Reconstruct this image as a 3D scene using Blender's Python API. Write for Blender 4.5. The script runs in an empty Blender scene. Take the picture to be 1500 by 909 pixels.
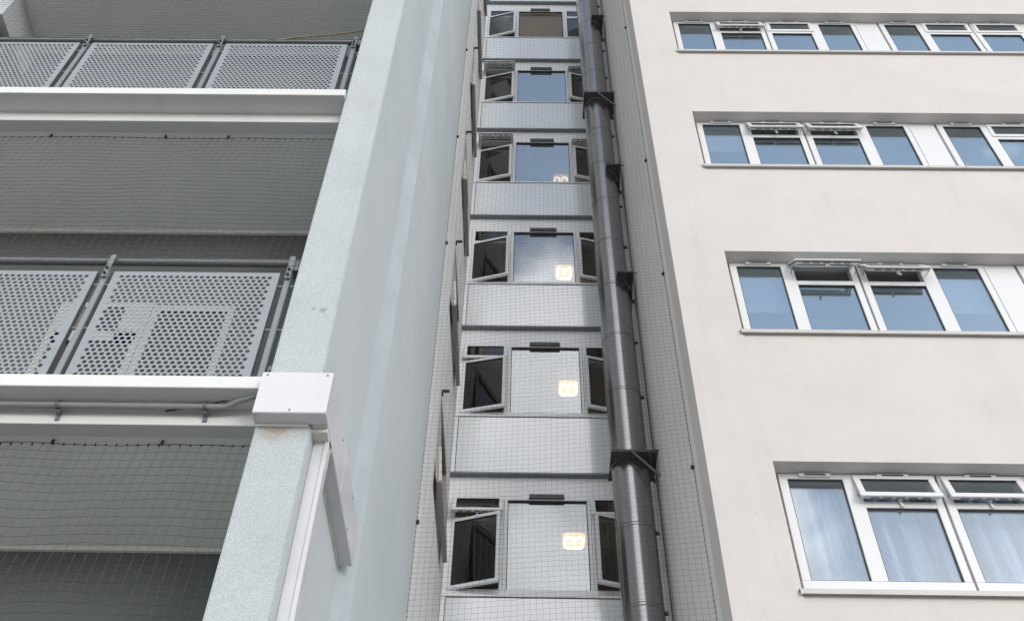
import bpy, math, random
from mathutils import Vector, Matrix
random.seed(7)
R = math.radians
scene = bpy.context.scene
COL = scene.collection

# ------------------------------------------------------------------ materials
def new_mat(name):
    m = bpy.data.materials.new(name); m.use_nodes = True
    nt = m.node_tree
    for n in list(nt.nodes): nt.nodes.remove(n)
    out = nt.nodes.new('ShaderNodeOutputMaterial')
    return m, nt, out

def L(nt, a, b): nt.links.new(a, b)

def surface(name, col, rough=0.6, var=0.06, vscale=1.2, bump=0.0, bscale=120, metal=0.0, coat=0.0,
            streak=0.0, tint=None, grain=0.0, spec=0.5, bdist=0.004, stretch=(1, 1, 1), rvar=0.0):
    """Principled material with uneven colour, optional vertical dirt streaks and grain bump."""
    m, nt, out = new_mat(name)
    p = nt.nodes.new('ShaderNodeBsdfPrincipled'); L(nt, p.outputs[0], out.inputs[0])
    p.inputs['Roughness'].default_value = rough
    p.inputs['Metallic'].default_value = metal
    p.inputs['Specular IOR Level'].default_value = spec
    p.inputs['Coat Weight'].default_value = coat
    p.inputs['Coat Roughness'].default_value = 0.12
    geo = nt.nodes.new('ShaderNodeNewGeometry')
    mp = nt.nodes.new('ShaderNodeMapping'); L(nt, geo.outputs['Position'], mp.inputs['Vector'])
    mp.inputs['Scale'].default_value = stretch
    n1 = nt.nodes.new('ShaderNodeTexNoise'); n1.inputs['Scale'].default_value = vscale
    n1.inputs['Detail'].default_value = 6; n1.inputs['Roughness'].default_value = 0.62
    L(nt, mp.outputs[0], n1.inputs['Vector'])
    mr = nt.nodes.new('ShaderNodeMapRange'); L(nt, n1.outputs[0], mr.inputs[0])
    mr.inputs[1].default_value = 0.3; mr.inputs[2].default_value = 0.7
    mr.inputs[3].default_value = 1 - var; mr.inputs[4].default_value = 1 + var
    fac = mr.outputs[0]
    if streak:
        ms = nt.nodes.new('ShaderNodeMapping'); L(nt, geo.outputs['Position'], ms.inputs['Vector'])
        ms.inputs['Scale'].default_value = (5.0, 5.0, 0.35)
        n2 = nt.nodes.new('ShaderNodeTexNoise'); n2.inputs['Scale'].default_value = 1.6
        n2.inputs['Detail'].default_value = 5; L(nt, ms.outputs[0], n2.inputs['Vector'])
        r2 = nt.nodes.new('ShaderNodeMapRange'); L(nt, n2.outputs[0], r2.inputs[0])
        r2.inputs[1].default_value = 0.5; r2.inputs[2].default_value = 0.8
        r2.inputs[3].default_value = 1.0; r2.inputs[4].default_value = 1 - streak
        mm = nt.nodes.new('ShaderNodeMath'); mm.operation = 'MULTIPLY'
        L(nt, fac, mm.inputs[0]); L(nt, r2.outputs[0], mm.inputs[1]); fac = mm.outputs[0]
    if grain:
        n3 = nt.nodes.new('ShaderNodeTexNoise'); n3.inputs['Scale'].default_value = bscale
        n3.inputs['Detail'].default_value = 3; L(nt, geo.outputs['Position'], n3.inputs['Vector'])
        r3 = nt.nodes.new('ShaderNodeMapRange'); L(nt, n3.outputs[0], r3.inputs[0])
        r3.inputs[1].default_value = 0.35; r3.inputs[2].default_value = 0.65
        r3.inputs[3].default_value = 1 - grain; r3.inputs[4].default_value = 1 + grain
        mm = nt.nodes.new('ShaderNodeMath'); mm.operation = 'MULTIPLY'
        L(nt, fac, mm.inputs[0]); L(nt, r3.outputs[0], mm.inputs[1]); fac = mm.outputs[0]
    vm = nt.nodes.new('ShaderNodeVectorMath'); vm.operation = 'SCALE'
    vm.inputs[0].default_value = col; L(nt, fac, vm.inputs['Scale'])
    colout = vm.outputs[0]
    if tint:
        n4 = nt.nodes.new('ShaderNodeTexNoise'); n4.inputs['Scale'].default_value = 0.55
        n4.inputs['Detail'].default_value = 4; L(nt, geo.outputs['Position'], n4.inputs['Vector'])
        r4 = nt.nodes.new('ShaderNodeMapRange'); L(nt, n4.outputs[0], r4.inputs[0])
        r4.inputs[1].default_value = 0.4; r4.inputs[2].default_value = 0.65
        mx = nt.nodes.new('ShaderNodeMix'); mx.data_type = 'RGBA'
        L(nt, r4.outputs[0], mx.inputs['Factor']); L(nt, colout, mx.inputs['A'])
        v2 = nt.nodes.new('ShaderNodeVectorMath'); v2.operation = 'SCALE'
        v2.inputs[0].default_value = tint; L(nt, fac, v2.inputs['Scale'])
        L(nt, v2.outputs[0], mx.inputs['B']); colout = mx.outputs['Result']
    L(nt, colout, p.inputs['Base Color'])
    if rvar:
        rr = nt.nodes.new('ShaderNodeMapRange'); L(nt, n1.outputs[0], rr.inputs[0])
        rr.inputs[1].default_value = 0.3; rr.inputs[2].default_value = 0.7
        rr.inputs[3].default_value = rough - rvar; rr.inputs[4].default_value = rough + rvar
        L(nt, rr.outputs[0], p.inputs['Roughness'])
    if bump:
        nb = nt.nodes.new('ShaderNodeTexNoise'); nb.inputs['Scale'].default_value = bscale
        nb.inputs['Detail'].default_value = 4; L(nt, geo.outputs['Position'], nb.inputs['Vector'])
        b = nt.nodes.new('ShaderNodeBump'); b.inputs['Strength'].default_value = bump
        b.inputs['Distance'].default_value = bdist
        L(nt, nb.outputs[0], b.inputs['Height']); L(nt, b.outputs[0], p.inputs['Normal'])
    return m

def glass(name, r0, tint, grough=0.0, power=4.0, wobble=0.0, film=None, filmfac=0.0, rtint=(1, 1, 1)):
    """Window glass: reflects by angle, lets the room behind through; film = a surface coating seen in the glass."""
    m, nt, out = new_mat(name)
    geo = nt.nodes.new('ShaderNodeNewGeometry')
    d = nt.nodes.new('ShaderNodeVectorMath'); d.operation = 'DOT_PRODUCT'
    L(nt, geo.outputs['Normal'], d.inputs[0]); L(nt, geo.outputs['Incoming'], d.inputs[1])
    ab = nt.nodes.new('ShaderNodeMath'); ab.operation = 'ABSOLUTE'; L(nt, d.outputs['Value'], ab.inputs[0])
    s = nt.nodes.new('ShaderNodeMath'); s.operation = 'SUBTRACT'; s.inputs[0].default_value = 1; L(nt, ab.outputs[0], s.inputs[1])
    pw = nt.nodes.new('ShaderNodeMath'); pw.operation = 'POWER'; L(nt, s.outputs[0], pw.inputs[0]); pw.inputs[1].default_value = power
    mr = nt.nodes.new('ShaderNodeMapRange'); L(nt, pw.outputs[0], mr.inputs[0])
    mr.inputs[3].default_value = r0; mr.inputs[4].default_value = 1.0
    t = nt.nodes.new('ShaderNodeBsdfTransparent'); t.inputs[0].default_value = (*tint, 1)
    g = nt.nodes.new('ShaderNodeBsdfGlossy'); g.inputs['Color'].default_value = (*rtint, 1); g.inputs['Roughness'].default_value = grough
    if wobble:
        n = nt.nodes.new('ShaderNodeTexNoise'); n.inputs['Scale'].default_value = 2.2; n.inputs['Detail'].default_value = 1
        L(nt, geo.outputs['Position'], n.inputs['Vector'])
        b = nt.nodes.new('ShaderNodeBump'); b.inputs['Strength'].default_value = wobble; b.inputs['Distance'].default_value = 0.01
        L(nt, n.outputs[0], b.inputs['Height']); L(nt, b.outputs[0], g.inputs['Normal'])
    base = t.outputs[0]
    if film:
        df = nt.nodes.new('ShaderNodeBsdfDiffuse'); df.inputs[0].default_value = (*film, 1)
        mf = nt.nodes.new('ShaderNodeMixShader'); mf.inputs[0].default_value = filmfac
        L(nt, t.outputs[0], mf.inputs[1]); L(nt, df.outputs[0], mf.inputs[2]); base = mf.outputs[0]
    mx = nt.nodes.new('ShaderNodeMixShader'); L(nt, mr.outputs[0], mx.inputs[0])
    L(nt, base, mx.inputs[1]); L(nt, g.outputs[0], mx.inputs[2]); L(nt, mx.outputs[0], out.inputs[0])
    return m

def emit(name, col, strength):
    m, nt, out = new_mat(name)
    e = nt.nodes.new('ShaderNodeEmission'); e.inputs[0].default_value = (*col, 1); e.inputs[1].default_value = strength
    L(nt, e.outputs[0], out.inputs[0]); return m

M = {}
M['cream'] = surface('cream_render', (0.580, 0.553, 0.538), 0.85, var=0.035, vscale=1.3, bump=0.9, bscale=150, grain=0.08,
                     streak=0.035, tint=(0.570, 0.542, 0.524), spec=0.2, bdist=0.003, stretch=(1, 1, 1.6))
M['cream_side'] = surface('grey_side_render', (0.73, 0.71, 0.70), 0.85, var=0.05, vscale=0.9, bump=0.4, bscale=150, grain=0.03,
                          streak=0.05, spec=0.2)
M['pale'] = surface('pale_blue_roughcast', (0.485, 0.535, 0.555), 0.9, var=0.05, vscale=2.0, bump=1.0, bscale=190, grain=0.11,
                    streak=0.05, tint=(0.50, 0.535, 0.548), spec=0.15, bdist=0.008)
def stain(m, centre, radius, col, amount, scale=14.0, squash=(1, 1, 1)):
    nt = m.node_tree; p = [n for n in nt.nodes if n.type == 'BSDF_PRINCIPLED'][0]
    src = p.inputs['Base Color'].links[0].from_socket
    geo = nt.nodes.new('ShaderNodeNewGeometry')
    sb = nt.nodes.new('ShaderNodeVectorMath'); sb.operation = 'SUBTRACT'; L(nt, geo.outputs['Position'], sb.inputs[0]); sb.inputs[1].default_value = centre
    ml = nt.nodes.new('ShaderNodeVectorMath'); ml.operation = 'MULTIPLY'; L(nt, sb.outputs[0], ml.inputs[0]); ml.inputs[1].default_value = squash
    ln = nt.nodes.new('ShaderNodeVectorMath'); ln.operation = 'LENGTH'; L(nt, ml.outputs[0], ln.inputs[0])
    nz = nt.nodes.new('ShaderNodeTexNoise'); nz.inputs['Scale'].default_value = scale; nz.inputs['Detail'].default_value = 5; L(nt, geo.outputs['Position'], nz.inputs['Vector'])
    ad = nt.nodes.new('ShaderNodeMath'); ad.operation = 'MULTIPLY_ADD'; L(nt, nz.outputs[0], ad.inputs[0]); ad.inputs[1].default_value = radius; L(nt, ln.outputs['Value'], ad.inputs[2])
    mr = nt.nodes.new('ShaderNodeMapRange'); mr.interpolation_type = 'SMOOTHSTEP'; L(nt, ad.outputs[0], mr.inputs[0])
    mr.inputs[1].default_value = radius * .5; mr.inputs[2].default_value = radius * 1.5; mr.inputs[3].default_value = amount; mr.inputs[4].default_value = 0
    mx = nt.nodes.new('ShaderNodeMix'); mx.data_type = 'RGBA'; L(nt, mr.outputs[0], mx.inputs['Factor']); L(nt, src, mx.inputs['A']); mx.inputs['B'].default_value = (*col, 1)
    L(nt, mx.outputs['Result'], p.inputs['Base Color'])
stain(M['pale'], (-1.12, 3.45, 4.72), .11, (.36, .22, .14), .55, 18, (1, 1, 1.3))
stain(M['pale'], (-1.03, 3.45, 5.55), .03, (.20, .20, .19), .6, 30)
stain(M['pale'], (-1.08, 3.45, 5.56), .02, (.20, .20, .19), .6, 30)
for c_, r_, s_ in (((2.35, 6.24, 8.28), .05, (1, 1, 1)), ((3.9, 6.24, 7.55), .09, (1, 1, .4)), ((3.2, 6.24, 10.6), .10, (1, 1, .35)), ((2.2, 6.24, 7.1), .05, (1, 1, 1)),
                   ((2.9, 6.24, 5.45), .14, (1, 1, .35)), ((3.86, 6.24, 8.12), .03, (1, 1, 1)), ((4.6, 6.24, 10.9), .12, (1, 1, .3)), ((1.72, 6.228, 9.9), .05, (1, 1, .7))):
    stain(M['cream'], c_, r_, (.40, .36, .32), .15, 9, s_)
M['pale_side'] = surface('pale_grey_side_render', (0.495, 0.53, 0.556), 0.85, var=0.05, vscale=0.9, bump=0.6, bscale=140, grain=0.05,
                         streak=0.03, tint=(0.475, 0.52, 0.545), spec=0.25)
M['toned_return'] = surface('bluish_darkened_return', (0.41, 0.462, 0.488), 0.9, var=0.08, vscale=2.5, bump=0.9, bscale=160, grain=0.08, streak=0.04, spec=0.15)  # bluish finish of the wall return, darkened to offset the sunlight on it
M['recess_side'] = surface('recess_side_render', (0.74, 0.755, 0.77), 0.85, var=0.05, vscale=0.9, bump=0.4, bscale=140, grain=0.03,
                           streak=0.05, spec=0.2)
M['soffit'] = surface('soffit_paint', (0.80, 0.83, 0.79), 0.8, var=0.05, vscale=1.5, bump=0.25, bscale=60, grain=0.02, spec=0.2)
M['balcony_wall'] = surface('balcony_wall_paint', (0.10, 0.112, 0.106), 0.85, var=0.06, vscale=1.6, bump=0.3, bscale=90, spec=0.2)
M['white_paint'] = surface('white_gloss_paint', (0.64, 0.65, 0.64), 0.35, var=0.03, vscale=3, bump=0.12, bscale=35, streak=0.05, spec=0.4)
M['grey_paint'] = surface('drip_edge_paint', (0.62, 0.63, 0.58), 0.6, var=0.06, vscale=3, streak=0.08)
M['upvc'] = surface('white_window_plastic', (0.66, 0.665, 0.675), 0.32, var=0.02, vscale=4, spec=0.45)
M['upvc_inner'] = surface('weathered_window_plastic', (0.70, 0.71, 0.71), 0.4, var=0.05, vscale=4)
M['door_frame'] = surface('greyed_door_frame_paint', (0.38, 0.38, 0.37), 0.5, var=0.08, vscale=4)
M['sash_brown'] = surface('brown_grey_sash_paint', (0.27, 0.25, 0.24), 0.5, var=0.08, vscale=4)
M['sill'] = surface('aluminium_sill', (0.50, 0.485, 0.465), 0.4, var=0.05, vscale=3, streak=0.06)
M['spandrel'] = surface('white_spandrel_panel', (0.80, 0.83, 0.86), 0.12, var=0.03, vscale=1.5, spec=1.0, coat=1.0)
M['bay_frame'] = surface('bay_frame_white', (0.84, 0.86, 0.88), 0.35, var=0.03, vscale=3)
M['trunk'] = surface('white_plastic_trunking', (0.58, 0.58, 0.605), 0.22, streak=0.07, var=0.05, vscale=1.2, spec=0.5, stretch=(1, 1, 4))
M['galv'] = surface('galvanised_steel', (0.195, 0.213, 0.225), 0.42, var=0.08, vscale=9, metal=0.35, spec=0.5)
M['galv_dark'] = surface('weathered_steel', (0.16, 0.175, 0.185), 0.45, var=0.12, vscale=9, metal=0.4)
M['rail'] = surface('steel_handrail', (0.16, 0.165, 0.175), 0.38, var=0.1, vscale=6, metal=0.5)
M['perf'] = surface('perforated_grey_sheet', (0.25, 0.272, 0.295), 0.45, var=0.04, vscale=1.8, metal=0.15, streak=0.04)
M['flue'] = surface('dark_grey_flue_steel', (0.31, 0.308, 0.31), 0.23, var=0.05, vscale=1.4, metal=0.92, spec=0.5, stretch=(1, 1, 5))
M['flue_dark'] = surface('black_bracket_steel', (0.035, 0.037, 0.037), 0.5, var=0.15, vscale=8)
M['black'] = surface('black_rubber', (0.02, 0.02, 0.02), 0.6, var=0.1)
M['net'] = surface('grey_net_cord', (0.075, 0.066, 0.064), 0.8, var=0.2, vscale=30)
M['rope'] = surface('dark_net_rope', (0.03, 0.028, 0.028), 0.8, var=0.2, vscale=30)
M['conduit'] = surface('grey_conduit_plastic', (0.30, 0.32, 0.31), 0.5, var=0.1, vscale=8)
M['yellow'] = surface('yellow_cable_sheath', (0.26, 0.23, 0.11), 0.5, var=0.15, vscale=10)
M['ground'] = surface('grey_paving', (0.29, 0.28, 0.262), 0.9, var=0.15, vscale=0.4, bump=0.3, bscale=20)
M['room'] = surface('room_paint', (0.34, 0.34, 0.33), 0.9, var=0.08, vscale=0.8)
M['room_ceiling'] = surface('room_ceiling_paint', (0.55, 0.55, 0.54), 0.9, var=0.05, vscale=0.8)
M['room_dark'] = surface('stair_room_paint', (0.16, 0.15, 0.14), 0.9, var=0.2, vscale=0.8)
M['brown'] = surface('brown_reflection_slats', (0.42, 0.36, 0.29), 0.9, var=0.12, vscale=3, stretch=(1, 1, 12))
M['net_curtain'] = surface('pale_sheet_white', (0.50, 0.52, 0.55), 0.9, var=0.08, vscale=9)
def sheer(name, col):
    m, nt, out = new_mat(name)
    geo = nt.nodes.new('ShaderNodeNewGeometry')
    mp = nt.nodes.new('ShaderNodeMapping'); L(nt, geo.outputs['Position'], mp.inputs[0]); mp.inputs['Scale'].default_value = (1, .2, .05)
    nz = nt.nodes.new('ShaderNodeTexNoise'); nz.inputs['Scale'].default_value = 15; nz.inputs['Detail'].default_value = 2; L(nt, mp.outputs[0], nz.inputs['Vector'])
    mr = nt.nodes.new('ShaderNodeMapRange'); L(nt, nz.outputs[0], mr.inputs[0]); mr.inputs[1].default_value = .40; mr.inputs[2].default_value = .60
    mr.inputs[3].default_value = .30; mr.inputs[4].default_value = .92
    d = nt.nodes.new('ShaderNodeBsdfDiffuse'); d.inputs[0].default_value = (*col, 1)
    t = nt.nodes.new('ShaderNodeBsdfTransparent')
    mx = nt.nodes.new('ShaderNodeMixShader'); L(nt, mr.outputs[0], mx.inputs[0]); L(nt, t.outputs[0], mx.inputs[1]); L(nt, d.outputs[0], mx.inputs[2])
    L(nt, mx.outputs[0], out.inputs[0]); return m
M['sheer'] = sheer('sheer_curtain_fabric', (0.36, 0.43, 0.55))
M['lamp_body'] = emit('lamp_diffuser_glow', (1.0, 0.52, 0.18), 2.6)
M['lamp_tube'] = emit('lamp_tube_light', (1.0, 0.72, 0.38), 8.0)
M['glass_r'] = glass('flat_window_glass', 0.36, (0.80, 0.84, 0.86), 0.0, 4.0, wobble=0.05, rtint=(.84, .95, 1.0))
M['glass_curtain'] = glass('flat_window_glass_low', 0.22, (0.93, 0.95, 0.96), 0.0, 4.0, wobble=0.05, rtint=(.87, .95, 1.0))
M['glass_bay_mid'] = glass('bay_fixed_glass_mid', 0.28, (0.48, 0.49, 0.49), 0.03, 4.0, wobble=0.05, rtint=(.92, .97, 1.0))
M['glass_bay_upper'] = glass('bay_fixed_glass_upper', 0.46, (0.44, 0.45, 0.45), 0.03, 4.0, wobble=0.05, rtint=(.86, .95, 1.0))
M['glass_bay'] = glass('bay_fixed_glass', 0.21, (0.50, 0.51, 0.51), 0.04, 4.0, wobble=0.05, rtint=(.94, .98, 1.0))
M['glass_sash'] = glass('bay_sash_glass', 0.07, (0.45, 0.47, 0.47), 0.0, 4.5, wobble=0.10)
M['glass_dull'] = glass('bay_obscure_glass', 0.02, (0.85, 0.83, 0.78), 0.05, 6.0)
M['glass_balc'] = glass('balcony_door_glass', 0.07, (0.35, 0.38, 0.38), 0.0, 5.0)

# ------------------------------------------------------------------ mesh builder
ORG = {}
class MB:
    def __init__(s): s.v = []; s.f = []; s.m = []; s.sm = []
    def add(s, vs, fs, mat=0, smooth=False, T=None):
        b = len(s.v)
        for p in vs: s.v.append(tuple(T @ Vector(p)) if T else tuple(p))
        for f in fs: s.f.append(tuple(b + i for i in f)); s.m.append(mat); s.sm.append(smooth)
    def box(s, x0, x1, y0, y1, z0, z1, mat=0, T=None):
        vs = [(x, y, z) for z in (z0, z1) for y in (y0, y1) for x in (x0, x1)]
        fs = [(0, 2, 3, 1), (4, 5, 7, 6), (0, 1, 5, 4), (2, 6, 7, 3), (0, 4, 6, 2), (1, 3, 7, 5)]
        s.add(vs, fs, mat, T=T)
    def bbox(s, x0, x1, y0, y1, z0, z1, mat=0, c=0.004, T=None):
        """box with chamfered edges running along its longest side"""
        d = [x1 - x0, y1 - y0, z1 - z0]; a = d.index(max(d)); c = min(c, min(d[i] for i in range(3) if i != a) * .35)
        lo = [x0, y0, z0]; hi = [x1, y1, z1]; u, w = [i for i in range(3) if i != a]
        pr = [(lo[u] + c, lo[w]), (hi[u] - c, lo[w]), (hi[u], lo[w] + c), (hi[u], hi[w] - c),
              (hi[u] - c, hi[w]), (lo[u] + c, hi[w]), (lo[u], hi[w] - c), (lo[u], lo[w] + c)]
        vs = []
        for e in (lo[a], hi[a]):
            for q in pr:
                p = [0, 0, 0]; p[a] = e; p[u] = q[0]; p[w] = q[1]; vs.append(tuple(p))
        fs = [(i, (i + 1) % 8, 8 + (i + 1) % 8, 8 + i) for i in range(8)] + [tuple(range(7, -1, -1)), tuple(range(8, 16))]
        s.add(vs, fs, mat, T=T)
    def tube(s, pts, r, n=10, mat=0, cap=True, smooth=True, T=None):
        pts = [Vector(p) for p in pts]; vs = []; fs = []
        for i, p in enumerate(pts):
            d = (pts[min(i + 1, len(pts) - 1)] - pts[max(i - 1, 0)]).normalized()
            h = Vector((0, 0, 1)) if abs(d.z) < .9 else Vector((1, 0, 0))
            a = d.cross(h).normalized(); b = d.cross(a)
            for k in range(n):
                t = 2 * math.pi * k / n
                vs.append(tuple(p + a * (math.cos(t) * r) + b * (math.sin(t) * r)))
        for i in range(len(pts) - 1):
            for k in range(n):
                fs.append((i * n + k, i * n + (k + 1) % n, (i + 1) * n + (k + 1) % n, (i + 1) * n + k))
        s.add(vs, fs, mat, smooth, T)
        if cap:
            s.add(vs[:n], [tuple(range(n))], mat, False, T); s.add(vs[-n:], [tuple(range(n - 1, -1, -1))], mat, False, T)
    def prism(s, pts, d, mat=0, T=None):
        """polygon pts (3-D) extruded by vector d"""
        n = len(pts); q = [tuple(Vector(p) + Vector(d)) for p in pts]
        s.add(list(pts) + q, [tuple(range(n - 1, -1, -1)), tuple(range(n, 2 * n))] +
              [(i, (i + 1) % n, n + (i + 1) % n, n + i) for i in range(n)], mat, T=T)
    def build(s, name, mats, parent=None, bevel=0):
        if not isinstance(mats, (list, tuple)): mats = [mats]
        lo = [min(p[i] for p in s.v) for i in range(3)]; hi = [max(p[i] for p in s.v) for i in range(3)]
        c = Vector(((lo[0] + hi[0]) / 2, (lo[1] + hi[1]) / 2, lo[2]))
        me = bpy.data.meshes.new(name)
        me.from_pydata([tuple(Vector(p) - c) for p in s.v], [], s.f)
        for m in mats: me.materials.append(M[m])
        me.polygons.foreach_set('material_index', s.m)
        me.polygons.foreach_set('use_smooth', s.sm)
        me.update()
        o = bpy.data.objects.new(name, me); COL.objects.link(o)
        place(o, c, parent)
        if bevel:
            b = o.modifiers.new('bevel', 'BEVEL'); b.width = bevel; b.segments = 2; b.limit_method = 'ANGLE'
        return o

def place(o, c, parent):
    o.parent = parent
    o.location = Vector(c) - (ORG[parent.name] if parent else Vector((0, 0, 0)))
    ORG[o.name] = Vector(c)

def dup(o, off, parent):
    c = o.copy(); COL.objects.link(c); place(c, ORG[o.name] + Vector(off), parent); return c

def tag(o, label, cat, group=None, kind=None):
    if label: o['label'] = label
    if cat: o['category'] = cat
    if group: o['group'] = group
    if kind: o['kind'] = kind
    return o

def thing(name, loc, label, cat, group=None):
    o = bpy.data.objects.new(name, None); COL.objects.link(o); o.empty_display_size = .2
    place(o, Vector(loc), None); return tag(o, label, cat, group)

# ------------------------------------------------------------------ ground
g = MB(); g.box(-400, 400, -400, 400, -0.3, 0.0)
tag(g.build('ground', 'ground'), 'grey paving at the foot of the buildings', None, kind='structure')

# ================================================================== RIGHT BLOCK (cream flats)
XC, YF = 1.46, 6.24                 # corner of the cream wing
FL = 2.72                           # storey height
HEAD, SILLZ = 6.98, 5.80
WX0, WX1 = 1.985, 7.80
TOP = 24.5
block = thing('apartment_block', (XC, YF, 0), 'cream rendered apartment block with long bands of white windows, on the right', 'building')
w = MB()
w.box(XC, WX0, YF - .012, YF + .30, 0, TOP)                     # corner pier
w.box(WX1, 12.0, YF, YF + .30, 0, TOP)
zb = 0
for k in range(4):
    w.box(WX0, WX1, YF, YF + .30, zb, SILLZ - .03 + FL * k); zb = HEAD + FL * k
w.box(WX0, WX1, YF, YF + .30, zb, TOP)
w.box(XC + .3, 12.0, 11.0, 11.2, 0, TOP)
w.box(11.8, 12.0, YF + .3, 11.0, 0, TOP)
w.box(XC, 12.0, YF, 11.2, TOP, TOP + .2)
w.build('wall', 'cream', block)
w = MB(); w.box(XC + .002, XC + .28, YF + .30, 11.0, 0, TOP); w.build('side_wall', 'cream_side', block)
# rooms
w = MB()
for k in range(-1, 5):
    z = HEAD + FL * k
    w.box(XC + .29, 11.79, YF + .305, 10.99, z + .06, z + .30)
    if k < 4:
        w.box(4.70, 4.78, YF + .40, 10.98, z - 2.40, z + .055, 1)
        w.box(XC + .31, 11.78, 10.2, 10.3, z - 2.40, z + .055, 1)
w.build('floor_slab', ['room_ceiling', 'room'], block)

YW = 6.385                          # face of the window frames
LIGHTS = [(2.12, 2.56), (2.683, 3.235), (3.385, 3.93), (4.072, 4.52)]
OPEN = {(0, 0): (15, 15), (1, 0): (48, 34), (2, 0): (22, 21), (3, 0): (17, 0)}

def vent_sash(x0, x1, ztop, y, ang, h, parent, gm, name='vent_sash', handle=True, gname='upvc'):
    """top-hung sash, outer face at y when shut, swung out about its top edge"""
    T = Matrix.Translation((0, y, ztop)) @ Matrix.Rotation(R(-ang), 4, 'X')
    s = MB(); f = .050; d0 = .020; d = .050; g = .018
    s.bbox(x0, x1, 0, d0, -f, 0, 0, T=T); s.bbox(x0, x1, 0, d0, -h, -h + f, 0, T=T)
    s.bbox(x0, x0 + f, 0.0005, d0 - .0005, -h + f, -f, 0, T=T); s.bbox(x1 - f, x1, 0.0005, d0 - .0005, -h + f, -f, 0, T=T)
    # dark seal, then the raised inner frame
    s.box(x0 + g - .006, x1 - g + .006, d0, d0 + .005, -f, -g + .006, 2, T=T); s.box(x0 + g - .006, x1 - g + .006, d0, d0 + .005, -h + g - .006, -h + f, 2, T=T)
    s.box(x0 + g - .006, x0 + f, d0, d0 + .005, -h + f, -f, 2, T=T); s.box(x1 - f, x1 - g + .006, d0, d0 + .005, -h + f, -f, 2, T=T)
    s.bbox(x0 + g, x1 - g, d0 + .005, d, -f, -g, 0, T=T); s.bbox(x0 + g, x1 - g, d0 + .005, d, -h + g, -h + f, 0, T=T)
    s.bbox(x0 + g, x0 + f, d0 + .0055, d - .0005, -h + f, -f, 0, T=T); s.bbox(x1 - f, x1 - g, d0 + .0055, d - .0005, -h + f, -f, 0, T=T)
    s.box(x0 + f - .004, x1 - f + .004, .012, .018, -h + f - .004, -f + .004, 1, T=T)
    for a, b, c, e in ((x0 + f, x1 - f, -f - .006, -f), (x0 + f, x1 - f, -h + f, -h + f + .006)):
        s.box(a, b, .003, .011, c, e, 2, T=T)
    if ang > 3:
        # lock strip along the bottom edge
        for q in range(5):
            xa = x0 + .07 + q * (x1 - x0 - .14) / 5
            s.box(xa + .01, xa + (x1 - x0) / 5 - .05, d0 + .010, d - .008, -h + g - .004, -h + g - .0005, 3, T=T)
        if handle:
            xm = (x0 + x1) / 2
            s.box(xm - .012, xm + .012, d, d + .028, -h + .022, -h + .05, 0, T=T)
            s.box(xm - .009, xm + .009, d + .018, d + .030, -h - .045, -h + .012, 0, T=T)
        # stays from the jamb to the sash
    o = s.build(name, [gname, gm, 'black', 'galv'], parent)
    if ang > 6:
        for xx in (x0 + .006, x1 - .006):
            t = MB()
            p = T @ Vector((xx, d, -h * .75)); q = Vector((xx, y + .045, ztop - h * .55))
            t.tube([p, q], .004, 5)
            t.build('stay', 'galv_dark', parent)
    return o

def make_window(k, u):
    dz, dx = FL * k, 2.87 * u
    f = MB()
    z0, z1 = 5.80 + dz, HEAD - .004 + dz
    for a, b in ((0, 1), (2, 3)):
        xa = LIGHTS[a][0] - .068 + dx; xb = LIGHTS[b][1] + .062 + dx
        m0, m1 = LIGHTS[a][1] + dx, LIGHTS[b][0] + dx
        f.bbox(xa, xb, YW, YW + .07, 6.925 + dz, z1); f.bbox(xa, xb, YW, YW + .07, z0, 5.975 + dz)
        for p, q in ((xa, LIGHTS[a][0] + dx), (m0, m1), (LIGHTS[b][1] + dx, xb)):
            f.bbox(p, q, YW + .0007, YW + .069, 5.975 + dz, 6.925 + dz)
        o0, o1 = LIGHTS[1 if a == 0 else 2]
        f.bbox(o0 + dx, o1 + dx, YW + .001, YW + .068, 6.645 + dz, 6.705 + dz)
        for i in (a, b):          # dark glazing seals
            g0, g1 = LIGHTS[i][0] + dx, LIGHTS[i][1] + dx
            zt = 6.925 if i in (0, 3) else 6.645
            f.box(g0, g1, YW + .008, YW + .02, zt - .008 + dz, zt + dz, 1)
            f.box(g0, g0 + .006, YW + .008, YW + .02, 5.975 + dz, zt + dz, 1); f.box(g1 - .006, g1, YW + .008, YW + .02, 5.975 + dz, zt + dz, 1)
            f.box(g0, g1, YW + .008, YW + .02, 5.975 + dz, 5.981 + dz, 1)
    win = f.build('window', ['upvc', 'black'], block)
    for i, (g0, g1) in enumerate(LIGHTS):
        zt = 6.925 if i in (0, 3) else 6.645
        p = MB(); p.box(g0 + .001 + dx, g1 - .001 + dx, YW + .022, YW + .030, 5.976 + dz, zt - .001 + dz)
        p.build('pane', 'glass_curtain' if k == 0 else 'glass_r', win)
        v = MB(); xm = (g0 + g1) / 2 + dx
        v.bbox(xm - .125, xm + .125, YW - .024, YW - .001, 6.935 + dz, 6.968 + dz)
        v.box(xm - .085, xm + .085, YW - .0262, YW - .0242, 6.941 + dz, 6.957 + dz, 1)
        v.build('trickle_vent', ['upvc', 'flue_dark'], win)
    for j, i in enumerate((1, 2)):
        ang = OPEN.get((k, u), (0, 0))[j]
        g0, g1 = LIGHTS[i]
        vent_sash(g0 - .045 + dx, g1 + .045 + dx, 6.962 + dz, YW - .012, ang, .272, win, 'glass_r')
    return win

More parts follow.
